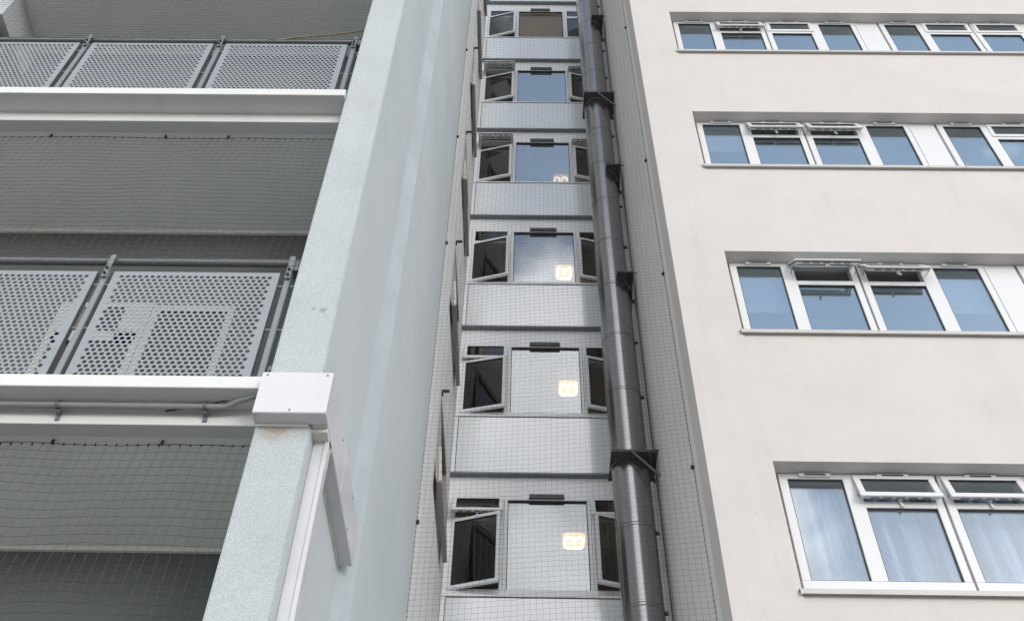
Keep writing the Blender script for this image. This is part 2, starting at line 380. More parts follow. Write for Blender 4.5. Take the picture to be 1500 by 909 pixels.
for k in range(4):
    for u in range(2):
        if k == 0 and u == 1: continue
        make_window(k, u)
    dz = FL * k
    xs = [(4.586, 4.896)] + ([(7.456, 7.796)] if k else [(4.898, 7.796)])
    for a, b in xs:
        p = MB()
        p.bbox(a, b, YW + .006, YW + .06, 5.80 + dz, HEAD - .005 + dz)
        p.bbox(a, a + .018, YW - .002, YW + .0065, 5.80 + dz, HEAD - .006 + dz)
        p.build('infill_panel', 'upvc', block)
    for a, b in ((WX0 - .022, 4.848), (4.852, WX1 + .02)):
        s = MB()
        s.prism([(a, YF - .038, 5.742 + dz), (a, YF - .038, 5.782 + dz), (a, YW + .02, 5.800 + dz), (a, YW + .02, 5.772 + dz), (a, YF - .032, 5.752 + dz), (a, YF - .032, 5.742 + dz)][::-1], (b - a, 0, 0))
        s.box(a, a + .012, YF - .040, YF - .002, 5.738 + dz, 5.788 + dz)
        s.build('window_sill', 'sill', block)

# net curtains in the lowest flat
def curtain(x0, x1, z0, z1, y, label, amp=.045, seed=1):
    rnd = random.Random(seed); s = MB(); n = 150; vs = []; ph = rnd.random() * 6
    for j in range(7):
        t = j / 6; z = z1 + (z0 - z1) * t
        for i in range(n + 1):
            u = i / n; x = x0 + (x1 - x0) * u
            yy = y + amp * (.4 + .6 * t) * math.sin(u * (x1 - x0) * 38 + ph + 1.4 * math.sin(u * 9)) + .012 * math.sin(u * 23 + t)
            vs.append((x, yy, z))
    m = len(vs); vs += [(a, b + .002, c) for a, b, c in vs]
    fs = [(j * (n + 1) + i, j * (n + 1) + i + 1, (j + 1) * (n + 1) + i + 1, (j + 1) * (n + 1) + i) for j in range(6) for i in range(n)]
    fs += [tuple(m + q for q in reversed(f)) for f in fs]
    s.add(vs, fs, 0, True)
    # embroidered sprigs near the hem
    for i in range(9):
        cx = x0 + (i + .5) * (x1 - x0) / 9; cz = z0 + .22 + .12 * (i % 2)
        for a in range(6):
            th = a * 1.05; px, pz = cx + .022 * math.cos(th), cz + .03 * math.sin(th)
            s.box(px - .009, px + .009, y - amp - .012, y - amp - .009, pz - .006, pz + .006)
    return tag(s.build('net_curtain', 'sheer'), label, 'curtain')
curtain(2.06, 3.31, 5.86, 6.92, YW + .17, 'sheer white net curtain behind the left half of the lowest cream block window', seed=3)
curtain(3.33, 4.57, 5.86, 6.92, YW + .17, 'sheer white net curtain at the lower right corner of the photo', seed=8)

def pale_sheet(x0, x1, z0, z1, label):  # pale sheets added to imitate a lighter reflection in the upper glass
    s = MB(); n = 14
    for i in range(n):
        a = z0 + (z1 - z0) * i / n; s.box(x0, x1, YW + .115 + .002 * (i % 2), YW + .119 + .002 * (i % 2), a, a + (z1 - z0) / n)
    s.tube([(x0, YW + .12, z0 - .004), (x1, YW + .12, z0 - .004)], .008, 6)
    s.tube([(x0, YW + .12, z1 + .02), (x1, YW + .12, z1 + .02)], .02, 8)
    return tag(s.build('pale_reflection_sheet', 'net_curtain'), label, 'blind', 'added reflection sheets in the cream block')
pale_sheet(2.07, 2.62, 9.08, 9.64, 'added pale sheet for the lighter reflection, left end of the second window row up')
pale_sheet(4.03, 4.56, 9.10, 9.64, 'added pale sheet for the lighter reflection in the fourth light of the second window row up')
pale_sheet(2.07, 2.62, 11.95, 12.36, 'short added pale sheet for a lighter reflection, left end of the third window row up')

# ================================================================== MIDDLE BAY
YB = 9.83; SB = 2.695
XL, XR = -.885, XC
bay = thing('stair_tower', (0.29, YB, 0), 'narrow recessed bay of white panels and windows between the two blocks', 'building')
f = MB()
f.box(XL + .002, XR - .002, YB - .055, YB + .1, 0, 7.075)
f.box(XL + .002, XR - .002, YB - .055, YB + .1, 23.26, TOP)
f.build('wall', 'bay_frame', bay)
s = MB()
for k in range(0, 7):
    z = 9.50 + SB * (k - 1)
    s.box(XL + .01, XR + .0, YB + .10, 14.0, z, z + .2, 0)
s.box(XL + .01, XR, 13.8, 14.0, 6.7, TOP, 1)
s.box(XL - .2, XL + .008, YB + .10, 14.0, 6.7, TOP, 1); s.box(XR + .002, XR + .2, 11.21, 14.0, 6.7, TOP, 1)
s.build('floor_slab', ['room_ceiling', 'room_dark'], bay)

ROW = {0: ((26, 18), (18, 18)), 1: ((12, 13), (0, 14)), 2: ((0, 15), (0, 13)), 3: ((55, 14), (40, 13)),
       4: ((55, 13), (40, 12)), 5: ((0, 14), (0, 0))}
def casement(x0, x1, z0, z1, y, ang, side, parent, gm='glass_sash'):
    """side-hung sash; side=-1 hinges at x0, +1 at x1; swings toward -y"""
    wd = x1 - x0; s = MB(); fr = .043; d = .045
    if side < 0: T = Matrix.Translation((x0, y, z0)) @ Matrix.Rotation(R(-ang), 4, 'Z'); a, b = 0, wd
    else: T = Matrix.Translation((x1, y, z0)) @ Matrix.Rotation(R(ang), 4, 'Z'); a, b = -wd, 0
    h = z1 - z0
    s.bbox(a, b, 0, d, 0, fr, T=T); s.bbox(a, b, 0, d, h - fr, h, T=T)
    s.bbox(a, a + fr, .0006, d - .0006, fr, h - fr, T=T); s.bbox(b - fr, b, .0006, d - .0006, fr, h - fr, T=T)
    s.box(a + fr - .004, b - fr + .004, .014, .02, fr - .004, h - fr + .004, 1, T=T)
    s.box(a + fr, b - fr, .004, .013, h - fr - .008, h - fr, 2, T=T); s.box(a + fr, b - fr, .004, .013, fr, fr + .006, 2, T=T)
    s.box(a + fr, a + fr + .006, .004, .013, fr, h - fr, 2, T=T); s.box(b - fr - .006, b - fr, .004, .013, fr, h - fr, 2, T=T)
    if ang > 3:
        s.box(a + .01, b - .01, d, d + .006, -.004, .012, 2, T=T)
        hx = b - .03 if side < 0 else a + .03
        s.box(hx - .01, hx + .01, d, d + .035, h * .38, h * .38 + .12, 0, T=T)
    return s.build('casement_sash', ['bay_frame', gm, 'black'], parent)

for k in range(0, 6):
    dz = SB * k; f = MB()
    zt, zb, ztr = 9.475 + dz, 8.075 + dz, 9.12 + dz
    Y0, Y1 = YB, YB + .09
    f.bbox(XL + .003, XR - .003, Y0, Y1, 9.415 + dz, zt)           # head
    f.bbox(XL + .003, XR - .003, Y0, Y1, zb, 8.165 + dz)           # sill rail
    for a, b in ((XL + .003, -.795), (-.25, -.165), (.785, .86), (1.40, XR - .003)):
        f.bbox(a, b, Y0 + .0007, Y1 - .0007, 8.165 + dz, 9.415 + dz)
    f.bbox(-.795, -.25, Y0 + .001, Y1, ztr - .02, ztr + .03); f.bbox(.86, 1.40, Y0 + .001, Y1, ztr - .02, ztr + .03)
    f.box(-.165, .785, Y0 + .01, Y0 + .03, 9.405 + dz, 9.4145 + dz, 1)
    f.box(-.165, -.157, Y0 + .01, Y0 + .03, 8.165 + dz, 9.405 + dz, 1); f.box(.777, .785, Y0 + .01, Y0 + .03, 8.165 + dz, 9.405 + dz, 1)
    f.box(-.212, -.208, Y0 - .0008, Y0 + .0005, 8.18 + dz, 9.40 + dz, 1); f.box(.82, .824, Y0 - .0008, Y0 + .0005, 8.18 + dz, 9.40 + dz, 1)
    win = f.build('window', ['bay_frame', 'black'], bay)
    p = MB(); p.box(-.157, .777, Y0 + .032, Y0 + .040, 8.166 + dz, 9.404 + dz)
    p.build('pane', 'glass_dull' if k == 5 else 'glass_bay' if k < 2 else 'glass_bay_mid' if k == 2 else 'glass_bay_upper', win)
    v = MB(); v.bbox(.09, .515, Y0 - .045, Y0 - .001, 9.425 + dz, 9.478 + dz); v.box(.10, .505, Y0 - .047, Y0 - .0455, 9.434 + dz, 9.462 + dz, 1)
    v.build('trickle_vent', ['galv', 'flue_dark'], win)
    (vl, cl), (vr, cr) = ROW[k]
    vent_sash(-.83, -.22, 9.455 + dz, Y0 - .012, vl, .345, win, 'glass_sash', handle=True, gname='bay_frame')
    vent_sash(.83, 1.43, 9.455 + dz, Y0 - .012, vr, .345, win, 'glass_sash', gname='bay_frame')
    casement(-.83, -.22, 8.145 + dz, 9.105 + dz, Y0 - .012, cl, -1, win)
    casement(.83, 1.43, 8.145 + dz, 9.105 + dz, Y0 - .012, cr, 1, win)
    # head fascia above the window
    h = MB(); h.box(XL + .003, XR - .003, YB + .004, YB + .09, 9.476 + dz, 9.79 + dz); h.build('head_fascia', 'bay_frame', bay)

for k in range(-1, 6):
    dz = SB * k; z0, z1 = 9.772 + dz, 10.770 + dz
    if k == 5: z1 = z0 + .9
    p = MB()
    p.bbox(XL + .004, XR - .004, YB - .055, YB + .095, z0 + .018, z1 - .045)       # panel carcass
    p.box(XL + .06, XR - .005, YB - .0575, YB - .0552, z0 + .02, z1 - .062, 1)
    p.box(XL + .052, XL + .060, YB - .0578, YB - .0552, z0 + .02, z1 - .062, 2)
    p.box(XL + .060, XR - .005, YB - .0578, YB - .0552, z1 - .062, z1 - .050, 2)
    p.bbox(XL + .004, XR - .004, YB - .070, YB + .02, z1 - .048, z1 - .022, 0)
    p.build('spandrel_panel', ['bay_frame', 'spandrel', 'black'], bay)
    l = MB(); l.bbox(XL + .003, XR - .003, YB - .074, YB + .05, z0 - .012, z0 + .017); l.build('ledge', 'galv', bay)

# slats added to imitate the brown reflection in the top storey window
b = MB()
for i in range(48):
    z = 8.17 + SB * 5 + i * .026
    b.box(-.15, .77, YB + .10, YB + .106, z, z + .0235)
tag(b.build('reflection_slats', 'brown'), 'brown slats imitating a reflection, behind the topmost middle bay window', 'blind')

# ceiling lamps seen through the fixed panes
LAMPTXT = ['lit square ceiling lamp, lowest of the four lamps in the middle bay', 'lit square ceiling lamp, second from the bottom in the middle bay',
           'lit square ceiling lamp, third from the bottom in the middle bay', 'lit square ceiling lamp cut off by the frame, highest lamp in the middle bay']
def rrect(cx, cy, a, b, r, n=5):
    pts = []
    for sx, sy, t0 in ((1, 1, 0), (-1, 1, 90), (-1, -1, 180), (1, -1, 270)):
        for i in range(n + 1):
            t = R(t0 + 90 * i / n); pts.append((cx + sx * (a - r) + r * math.cos(t), cy + sy * (b - r) + r * math.sin(t)))
    return pts
for k in range(4):
    cx, cy, z = .665, 10.69, 9.494 + SB * k
    t = thing('ceiling_lamp', (cx, cy, z), LAMPTXT[k], 'lamp', 'square lamps on the stairwell ceilings')
    s = MB(); s.prism([(x, y, z - .012) for x, y in rrect(cx, cy, .15, .15, .05)], (0, 0, .010)); s.build('base_tray', 'upvc_inner', t)
    s = MB(); s.prism([(x, y, z - .052) for x, y in rrect(cx, cy, .138, .138, .05)], (0, 0, .038)); s.build('diffuser', 'lamp_body', t)
    s = MB()
    ring = rrect(cx, cy, .112, .112, .045)
    pts = [(x, y, z - .062) for x, y in ring]
    ci = 18
    pts = pts[ci:] + pts[:ci]                         # open loop with the two ends turned inward
    pts = [(cx + .018, cy + .01, z - .062)] + [(cx + .022, cy - .085, z - .062)] + pts[1:-1] + [(cx - .022, cy - .085, z - .062), (cx - .018, cy + .01, z - .062)]
    s.tube(pts, .014, 8); s.build('tube', 'lamp_tube', t)

# ================================================================== LEFT TOWER
YL = 3.45; PX0, PX1 = -1.215, -.96
SL = 2.75
tower = thing('balcony_tower', (PX1, YL, 0), 'pale blue grey rendered tower with open balconies, on the left', 'building')
w = MB()
w.box(PX0, PX1, YL, 4.53, 0, TOP)
w.build('pillar', 'pale', tower, bevel=.012)
w = MB(); w.box(PX1 - .02, PX1 + .0015, YL + .014, 4.529, 0, TOP); w.build('side_skin', 'pale_side', tower)
w = MB(); w.prism([(PX0, 4.67, 0), (XL, 4.67, 0), (XL, 6.97, 0), (PX0, 6.97, 0)], (0, 0, TOP)); w.build('side_wall', 'pale_side', tower)
w = MB(); w.prism([(PX0, 4.5301, 0), (PX1 + .001, 4.5301, 0), (XL + .0005, 4.6699, 0), (PX0, 4.6699, 0)], (0, 0, TOP)); w.build('splayed_return', 'toned_return', tower)  # return splayed so its front face catches less sun
# recessed part of the side wall, with window openings
SWY0, SWY1 = 8.0, 9.38
w = MB()
w.box(XL - .3, XL, 6.97, SWY0, 0, TOP); w.box(XL - .3, XL, SWY1, 13.9, 0, TOP)
zb = 0
for k in range(6):
    w.box(XL - .3, XL, SWY0, SWY1, zb, 8.12 + SB * k); zb = 9.44 + SB * k
w.box(XL - .3, XL, SWY0, SWY1, zb, TOP)
w.build('recess_wall', 'recess_side', tower)
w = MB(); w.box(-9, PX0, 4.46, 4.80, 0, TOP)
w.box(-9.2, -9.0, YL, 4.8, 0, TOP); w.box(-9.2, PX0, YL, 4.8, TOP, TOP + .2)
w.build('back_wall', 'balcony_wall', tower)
# side windows: top-hung sash ajar
for k in range(6):
    dz = SB * k; f = MB()
    z0, z1 = 8.12 + dz, 9.44 + dz
    xa, xb = XL - .10, XL - .02
    f.box(xa, xb, SWY0 + .002, SWY1 - .002, z0 + .002, z0 + .06); f.box(xa, xb, SWY0 + .002, SWY1 - .002, z1 - .06, z1 - .002)
    f.box(xa, xb, SWY0 + .002, SWY0 + .06, z0 + .06, z1 - .06); f.box(xa, xb, SWY1 - .06, SWY1 - .002, z0 + .06, z1 - .06)
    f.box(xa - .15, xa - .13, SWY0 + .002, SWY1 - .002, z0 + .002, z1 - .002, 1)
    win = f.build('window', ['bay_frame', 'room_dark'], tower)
    ang = [4.0, 3.8, 3.4, 3.6, 3.2, 3.4][k]
    T = Matrix.Translation((XL - .005, 0, z1 - .02)) @ Matrix.Rotation(R(-ang), 4, 'Y')
    s = MB(); h = 1.24; y0, y1 = SWY0 + .01, SWY1 - .01; d = .05; fr = .055
    s.box(-d, 0, y0, y1, -fr, 0, 0, T=T); s.box(-d, 0, y0, y1, -h, -h + fr, 0, T=T)
    s.box(-d, 0, y0, y0 + fr, -h + fr, -fr, 0, T=T); s.box(-d, 0, y1 - fr, y1, -h + fr, -fr, 0, T=T)
    s.box(-.03, -.024, y0 + fr, y1 - fr, -h + fr, -fr, 1, T=T)
    s.box(-d - .01, -d, y0 + .0, y0 + .012, -h + .05, -h + .45, 2, T=T)
    s.build('vent_sash', ['sash_brown', 'glass_sash', 'galv'], win)
    s = MB(); s.box(-.026, .004, y0 - .004, y0 - .0005, -h + .02, -h + .46, 0, T=T); s.box(-d - .006, -d - .001, y0 - .002, y0 + .01, -h + .06, -h + .50, 0, T=T)
    for q in range(3): s.box(-.016, -.008, y0 - .005, y0 - .0022, -h + .12 + .14 * q, -h + .135 + .14 * q, 1, T=T)
    s.build('sash_stay', ['sill', 'black'], win)
    b = MB(); b.box(XL + .001, XL + .085, SWY0 + .005, SWY0 + .03, z1 + .004, z1 + .028)
    b.box(XL + .001, XL + .02, SWY0 + .005, SWY0 + .03, z1 - .05, z1 + .004)
    b.build('sash_bracket', 'black', win)

def perf_panel(w, h, x0, z0, y):
    """perforated sheet with folded edges; staggered round holes cut right through"""
    s = MB(); px, pz, r, n, th = .0335, .0288, .0118, 10, .0025
    nc = int((w - .035) / px); nr = int((h - .03) / pz)
    mx = (w - nc * px) / 2; mz = (h - nr * pz) / 2
    def quad(a, b, c, d):
        s.add([(x0 + a, y, z0 + c), (x0 + b, y, z0 + c), (x0 + b, y, z0 + d), (x0 + a, y, z0 + d)], [(0, 1, 2, 3)])
        s.add([(x0 + a, y + th, z0 + c), (x0 + b, y + th, z0 + c), (x0 + b, y + th, z0 + d), (x0 + a, y + th, z0 + d)], [(3, 2, 1, 0)])
    quad(0, w, 0, mz); quad(0, w, h - mz, h)
    for j in range(nr):
        sh = px / 2 if j % 2 else 0; cnt = nc - (1 if j % 2 else 0)
        za, zc = mz + j * pz, mz + (j + 1) * pz
        quad(0, mx + sh, za, zc); quad(mx + sh + cnt * px, w, za, zc)
        for i in range(cnt):
            cx = mx + sh + (i + .5) * px; cz = (za + zc) / 2
            hx, hz = px / 2, pz / 2
            angs = sorted([2 * math.pi * (q + .5) / n for q in range(n)] + [math.atan2(b * hz, a * hx) % (2 * math.pi) for a in (1, -1) for b in (1, -1)])
            out = []; inn = []
            for t in angs:
                c_, s_ = math.cos(t), math.sin(t); e = min(hx / abs(c_) if abs(c_) > 1e-6 else 9, hz / abs(s_) if abs(s_) > 1e-6 else 9)
                out.append((cx + c_ * e, cz + s_ * e)); inn.append((cx + c_ * r, cz + s_ * r))
            m = len(angs)
            vs = [(x0 + a, y, z0 + b) for a, b in out] + [(x0 + a, y, z0 + b) for a, b in inn] + \
                 [(x0 + a, y + th, z0 + b) for a, b in inn] + [(x0 + a, y + th, z0 + b) for a, b in out]
            fs = []
            for q in range(m):
                q2 = (q + 1) % m
                fs += [(q, q2, m + q2, m + q), (m + q, m + q2, 2 * m + q2, 2 * m + q), (2 * m + q, 2 * m + q2, 3 * m + q2, 3 * m + q)]
            s.add(vs, fs)
    for a in (0, w - .003): s.box(x0 + a, x0 + a + .003, y + th, y + .034, z0, z0 + h, 1)
    s.box(x0 + .003, x0 + w - .003, y + th, y + .03, z0, z0 + .003); s.box(x0 + .003, x0 + w - .003, y + th, y + .03, z0 + h - .003, z0 + h)
    return s

POSTS = [-1.277, -2.272, -3.267, -4.262, -5.257]
panel0 = None
for k in range(0, 3):                       # k=0 lower balcony seen, 1 upper one, 2 above the frame
    zl = 4.957 + SL * k                     # underside of the white lip
    sl = MB()
    sl.box(-9, PX0 - .0, 3.40 + .02, 4.458, zl, zl + .08)
    sl.build('balcony_lip', 'white_paint', tower, bevel=.006)
    bm = MB(); bm.box(-9, PX0 - .001, 3.57, 3.66, zl - .100, zl - .001); bm.build('edge_beam', 'white_paint', tower, bevel=.005)
    sf = MB(); sf.prism([(-9, 3.661, zl - .092), (-9, 4.458, zl - .165), (-9, 4.458, zl - .002), (-9, 3.661, zl - .002)], (9 + PX0 - .002, 0, 0)); sf.build('balcony_soffit', 'soffit', tower)
    cv = MB(); cv.prism([(-9, 4.43, zl - .166), (-9, 4.4575, zl - .168), (-9, 4.4575, zl - .190), (-9, 4.44, zl - .188)], (9 + PX0 - .003, 0, 0)); cv.build('coving', 'grey_paint', tower)
    if k == 2: continue
    zs = zl + .08
    rail = thing('balcony_railing', (POSTS[0], 3.52, zs),
                 ['perforated grey metal railing on the lower balcony, beside the white trunking box', 'perforated grey metal railing on the upper balcony, near the top left corner'][k],
                 'railing', 'perforated balcony railings')
    r = MB(); zr = [6.035, 8.70][k]
    r.tube([(-7.5, 3.535, zr), (PX0 + .003, 3.535, zr)], .0225, 14); r.build('handrail', 'rail', rail)
    zp = 5.075 if k == 0 else 7.82; zh = 5.91 if k == 0 else 8.60
    for i, x in enumerate(POSTS):
        p = MB()
        p.bbox(x - .017, x + .017, 3.505, 3.555, zs + .001, zh + .01)
        p.build('post', 'galv', rail)
        q = MB()
        q.bbox(x - .016, x + .016, 3.492, 3.500, zh - .05, zr + .012)
        q.box(x - .012, x + .012, 3.500, 3.514, zr - .03, zr - .0225)
        for zz in (zh - .025, zh + .02):
            q.tube([(x, 3.478, zz), (x, 3.492, zz)], .008, 6, 1)
        q.build('rail_bracket', ['galv', 'flue_dark'], rail)
        for zz in (zp + .02, (zp + zh) / 2 - .02, zh - .09):
            t = MB(); t.tube([(x - .046, 3.522, zz), (x + .046, 3.522, zz)], .006, 6)
            t.build('fixing_pin', 'conduit', rail)
    for i in range(len(POSTS) - 1):
        x0, x1 = POSTS[i + 1] + .046, POSTS[i] - .046
        if panel0 is None:
            panel0 = perf_panel(x1 - x0, zh - zp, x0, zp, 3.50).build('perforated_panel', ['perf', 'galv_dark'], rail); o0 = Vector((x0, 0, zp))
        else:
            d = Vector((x0, 0, zp)) - o0
            c = dup(panel0, d, rail)
            if k == 1: c.scale = (1, 1, (zh - zp) / .835)
    # wall bracket at the pillar
    p = MB(); p.box(PX0 - .04, PX0 - .001, 3.50, 3.56, zr - .10, zr - .03); p.box(PX0 - .045, PX0 - .04, 3.49, 3.57, zr - .11, zr - .02)
    p.build('wall_bracket', 'galv_dark', rail)
    p = MB(); p.box(PX0 - .04, PX0 - .001, 3.52, 3.58, zs + .08, zs + .17); p.tube([(PX0 - .02, 3.512, zs + .125), (PX0 - .02, 3.52, zs + .125)], .012, 8, 1)
    p.build('wall_bracket', ['galv_dark', 'black'], rail)

# glazed doors on the lower balcony
def balc_window(x0, x1, z0, z1, bars, parent):
    f = MB(); fr = .045; y = 4.425
    f.box(x0, x1, y, 4.459, z1 - fr, z1); f.box(x0, x1, y, 4.459, z0, z0 + fr)
    f.box(x0, x0 + fr, y, 4.459, z0 + fr, z1 - fr); f.box(x1 - fr, x1, y, 4.459, z0 + fr, z1 - fr)
    for b in bars: f.box(*b[:2], y - .002, 4.459, *b[2:])
    wn = f.build('window', 'door_frame', parent)
    p = MB(); p.box(x0 + fr, x1 - fr, 4.445, 4.458, z0 + fr, z1 - fr, 0); p.build('pane', ['black'], wn)
for k in range(2):
    d = SL * k; zb = 5.04 + d
    for off in (0, -2.55):
        balc_window(-2.44 + off, -1.90 + off, zb, 6.70 + d, [], tower)
        balc_window(-3.06 + off, -2.445 + off, zb + .5, 6.72 + d, [(-3.02 + off, -2.48 + off, 6.35 + d, 6.44 + d), (-3.02 + off, -2.90 + off, 6.35 + d, 6.70 + d), (-2.62 + off, -2.48 + off, 6.35 + d, 6.70 + d)], tower)
# partition at the far left of the upper balcony
p = MB(); p.box(-4.78, -4.53, 3.88, 4.458, 9.88, 10.364); p.build('partition_beam', 'pale_side', tower)
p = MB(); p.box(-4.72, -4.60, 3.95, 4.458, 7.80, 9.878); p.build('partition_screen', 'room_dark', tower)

# ------------------------------------------------------------------ trunking round the pillar
tr = thing('pipe_trunking', (-1.05, 3.41, 4.75), 'white boxed trunking wrapped round the pillar corner below the lower railing', 'trunking')
s = MB(); s.bbox(-1.215, -.8835, 3.365, YL - .001, 4.752, 5.012, 0, c=.004)
s.box(-1.205, -.97, YL - .012, YL - .002, 4.738, 4.7515, 1); s.build('front_box', ['trunk', 'grey_paint'], tr)
s = MB(); s.bbox(-.959, -.883, YL - .0005, 4.529, 4.753, 5.011, 0, c=.004)
s.box(-.958, -.952, 3.60, 4.50, 4.735, 4.7525, 1); s.build('side_box', ['trunk', 'grey_paint'], tr)
s = MB(); s.bbox(-.959, -.8860, 3.54, 3.605, .05, 4.752, 0, c=.005); s.bbox(-.905, -.884, 3.532, 3.54, .05, 4.7515, 0, c=.003)
s.build('down_box', 'trunk', tr)
s = MB(); s.prism([(-.962, 3.47, 4.7515), (-.886, 3.47, 4.7515), (-.886, 3.62, 4.7515), (-.962, 3.62, 4.7515)][::-1], (0, 0, -.02))
s.build('corner_joint', 'grey_paint', tr)

for p_, q_ in (((-1.19, 3.3645, 4.99), (0, -.003, 0)), ((-.91, 3.3645, 4.99), (0, -.003, 0)), ((-1.05, 3.3645, 4.77), (0, -.003, 0)), ((-.8828, 3.8, 4.98), (.003, 0, 0)), ((-.8828, 4.25, 4.98), (.003, 0, 0)), ((-.8828, 4.25, 4.78), (.003, 0, 0))):
    s = MB(); s.tube([p_, tuple(a + b for a, b in zip(p_, q_))], .005, 8); s.build('screw', 'galv', tr)
s = MB(); s.box(-.8832, -.8822, 3.93, 3.933, 4.754, 5.010); s.box(-.95, -.884, 3.93, 3.933, 4.7515, 4.753); s.build('seam', 'grey_paint', tr)
# conduit and cable below the lower lip
s = MB(); rr = .0145
pts = [(-7.0, 3.522, 4.935), (-3.0, 3.522, 4.935), (-1.45, 3.522, 4.932), (-1.40, 3.522, 4.933), (-1.34, 3.495, 4.945), (-1.22, 3.46, 4.962), (-1.20, 3.452, 4.965)]
cd = thing('conduit_pipe', (-3, 3.522, 4.93), 'thin grey conduit clipped under the lower balcony edge, running into the trunking', 'conduit')
s.tube(pts, rr, 10); s.build('pipe', 'conduit', cd)
for x in (-1.50, -2.20, -2.90):
    c = MB(); c.tube([(x - .010, 3.522, 4.935), (x + .010, 3.522, 4.935)], .0185, 12); c.box(x - .010, x + .010, 3.535, 3.568, 4.905, 4.922); c.box(x - .010, x + .010, 3.562, 3.5695, 4.875, 4.905)
    c.build('clip', 'galv', cd)
s = MB(); s.tube([(-1.70, 3.56, 4.935), (-1.50, 3.53, 4.946), (-1.21, 3.46, 4.985)], .004, 6)
tag(s.build('black_cable', 'rope'), 'thin black cable sagging just above the grey conduit', 'cable')
s = MB(); pts = []
for i in range(25):
    t = i / 24; x = -1.217 - 3.2 * t; pts.append((x, 3.92, 9.745 - .42 * t ** .8 - .10 * math.sin(math.pi * t) + .004 * math.sin(i * 1.7)))
s.tube(pts, .0075, 6)
tag(s.build('yellow_cable', 'yellow'), 'yellow cable slung across the upper balcony above its railing', 'cable')

# ================================================================== FLUE
FX, FY, FR = 1.175, 8.60, .205
fl = thing('flue_pipe', (FX, FY, 0), 'tall dark grey metal flue pipe running up beside the right wall of the recess', 'pipe')
JO = [.5, 1.45, 2.4, 3.35, 4.3, 5.25, 6.16, 7.09, 8.02, 8.95, 9.94, 10.87, 11.84, 12.79, 13.75, 14.69, 15.66, 16.62, 17.56, 18.56, 19.47, 20.4, 21.35, 22.3, 23.25, 24.2]
for a, b in zip(JO[:-1], JO[1:]):
    n = 64; s = MB()
    for prof in ([(FR, a + .004), (FR, b - .030)], [(FR, b - .030), (FR + .0035, b - .026)], [(FR + .0035, b - .026), (FR + .0035, b - .004)], [(FR + .0035, b - .004), (FR, b + .004)]):
      vs = []; fs = []
      for r_, z in prof:
        for q in range(n): vs.append((FX + r_ * math.cos(2 * math.pi * q / n), FY + r_ * math.sin(2 * math.pi * q / n), z))
      for q in range(n): fs.append((q, (q + 1) % n, n + (q + 1) % n, n + q))
      s.add(vs, fs, 0, True)
    ring = [(FX + (FR + .0015) * math.cos(2 * math.pi * q / n), FY + (FR + .0015) * math.sin(2 * math.pi * q / n)) for q in range(n)]
    s.add([(x, y, z) for z in (b - .005, b + .006) for x, y in ring], [(q, (q + 1) % n, n + (q + 1) % n, n + q) for q in range(n)], 1, True)
    s.add([(x, y, z) for z in (b - .033, b - .028) for x, y in ring], [(q, (q + 1) % n, n + (q + 1) % n, n + q) for q in range(n)], 1, True)
    s.build('pipe_section', ['flue', 'flue_dark'], fl)
    l = MB(); l.box(FX + FR - .002, FX + FR + .028, FY - .05, FY - .02, b - .03, b + .0); l.build('collar_latch', 'flue_dark', fl)

def plate(z, full):
    s = MB(); n = 24
    ya, yb = 8.29, 8.80; xa = FX - FR - .015 if full else FX + .06; xb = XC - .012 if full else XC - .05
    th = .008
    # plate with a round cut-out, built as strips between the square edge and the pipe
    pts = []
    N = 72
    cx, cy = FX, FY
    for q in range(N):
        t0, t1 = 2 * math.pi * q / N, 2 * math.pi * (q + 1) / N
        quad = []
        for t in (t0, t1):
            c_, s_ = math.cos(t), math.sin(t)
            e = min(((xb if c_ > 0 else xa) - cx) / c_ if abs(c_) > 1e-5 else 99, ((yb if s_ > 0 else ya) - cy) / s_ if abs(s_) > 1e-5 else 99)
            e = max(abs(e), FR + .006)
            quad.append(((cx + c_ * (FR + .0045), cy + s_ * (FR + .0045)), (cx + c_ * e, cy + s_ * e)))
        if not full and math.cos((t0 + t1) / 2) < .12: continue
        (a, b), (c, d) = quad
        s.prism([(*a, z), (*b, z), (*d, z), (*c, z)], (0, 0, th))
    if full:
        s.box(xa, xb, ya - .006, ya, z - .02, z + .012)                 # folded front edge
        s.box(xa - .006, xa, ya - .006, yb, z - .016, z + .010)
        s.tube([(xb - .03, ya - .003, z + .0), (XC + .001, ya - .003, z + .0)], .008, 6)
        st = MB(); st.tube([(FX - .03, ya - .022, z - .004), (XC + .0, ya + .10, z - .26)], .0125, 8); st.build('strut', 'galv_dark', fl)
    else:
        s.box(xb - .006, xb, ya - .004, yb, z - .03, z + .010)
        s.prism([(xb - .003, ya, z - .001), (xb - .003, yb, z - .001), (xb - .003, yb - .02, z - .30)], (-.006, 0, 0))
        s.box(FX + .02, xb, ya - .006, ya, z - .012, z + .010)
        s.tube([(xb - .0, ya + .02, z), (XC + .0, ya + .02, z)], .007, 6)
    s.box(xb - .004, XC - .001, yb - .04, yb, z - .03, z + .01)
    s.build('pipe_bracket', 'flue_dark', fl)
plate(8.87, True); plate(16.56, True)
for z in (11.90, 14.42, 19.42): plate(z, False)
w_ = MB()
for x0_, z0_ in ((XC - .045, 7.6),):
    w_.tube([(XC - .02, 8.55, 6.5), (XC - .02, 8.55, 23)], .006, 6)
w_.build('earth_rod', 'flue_dark', fl)

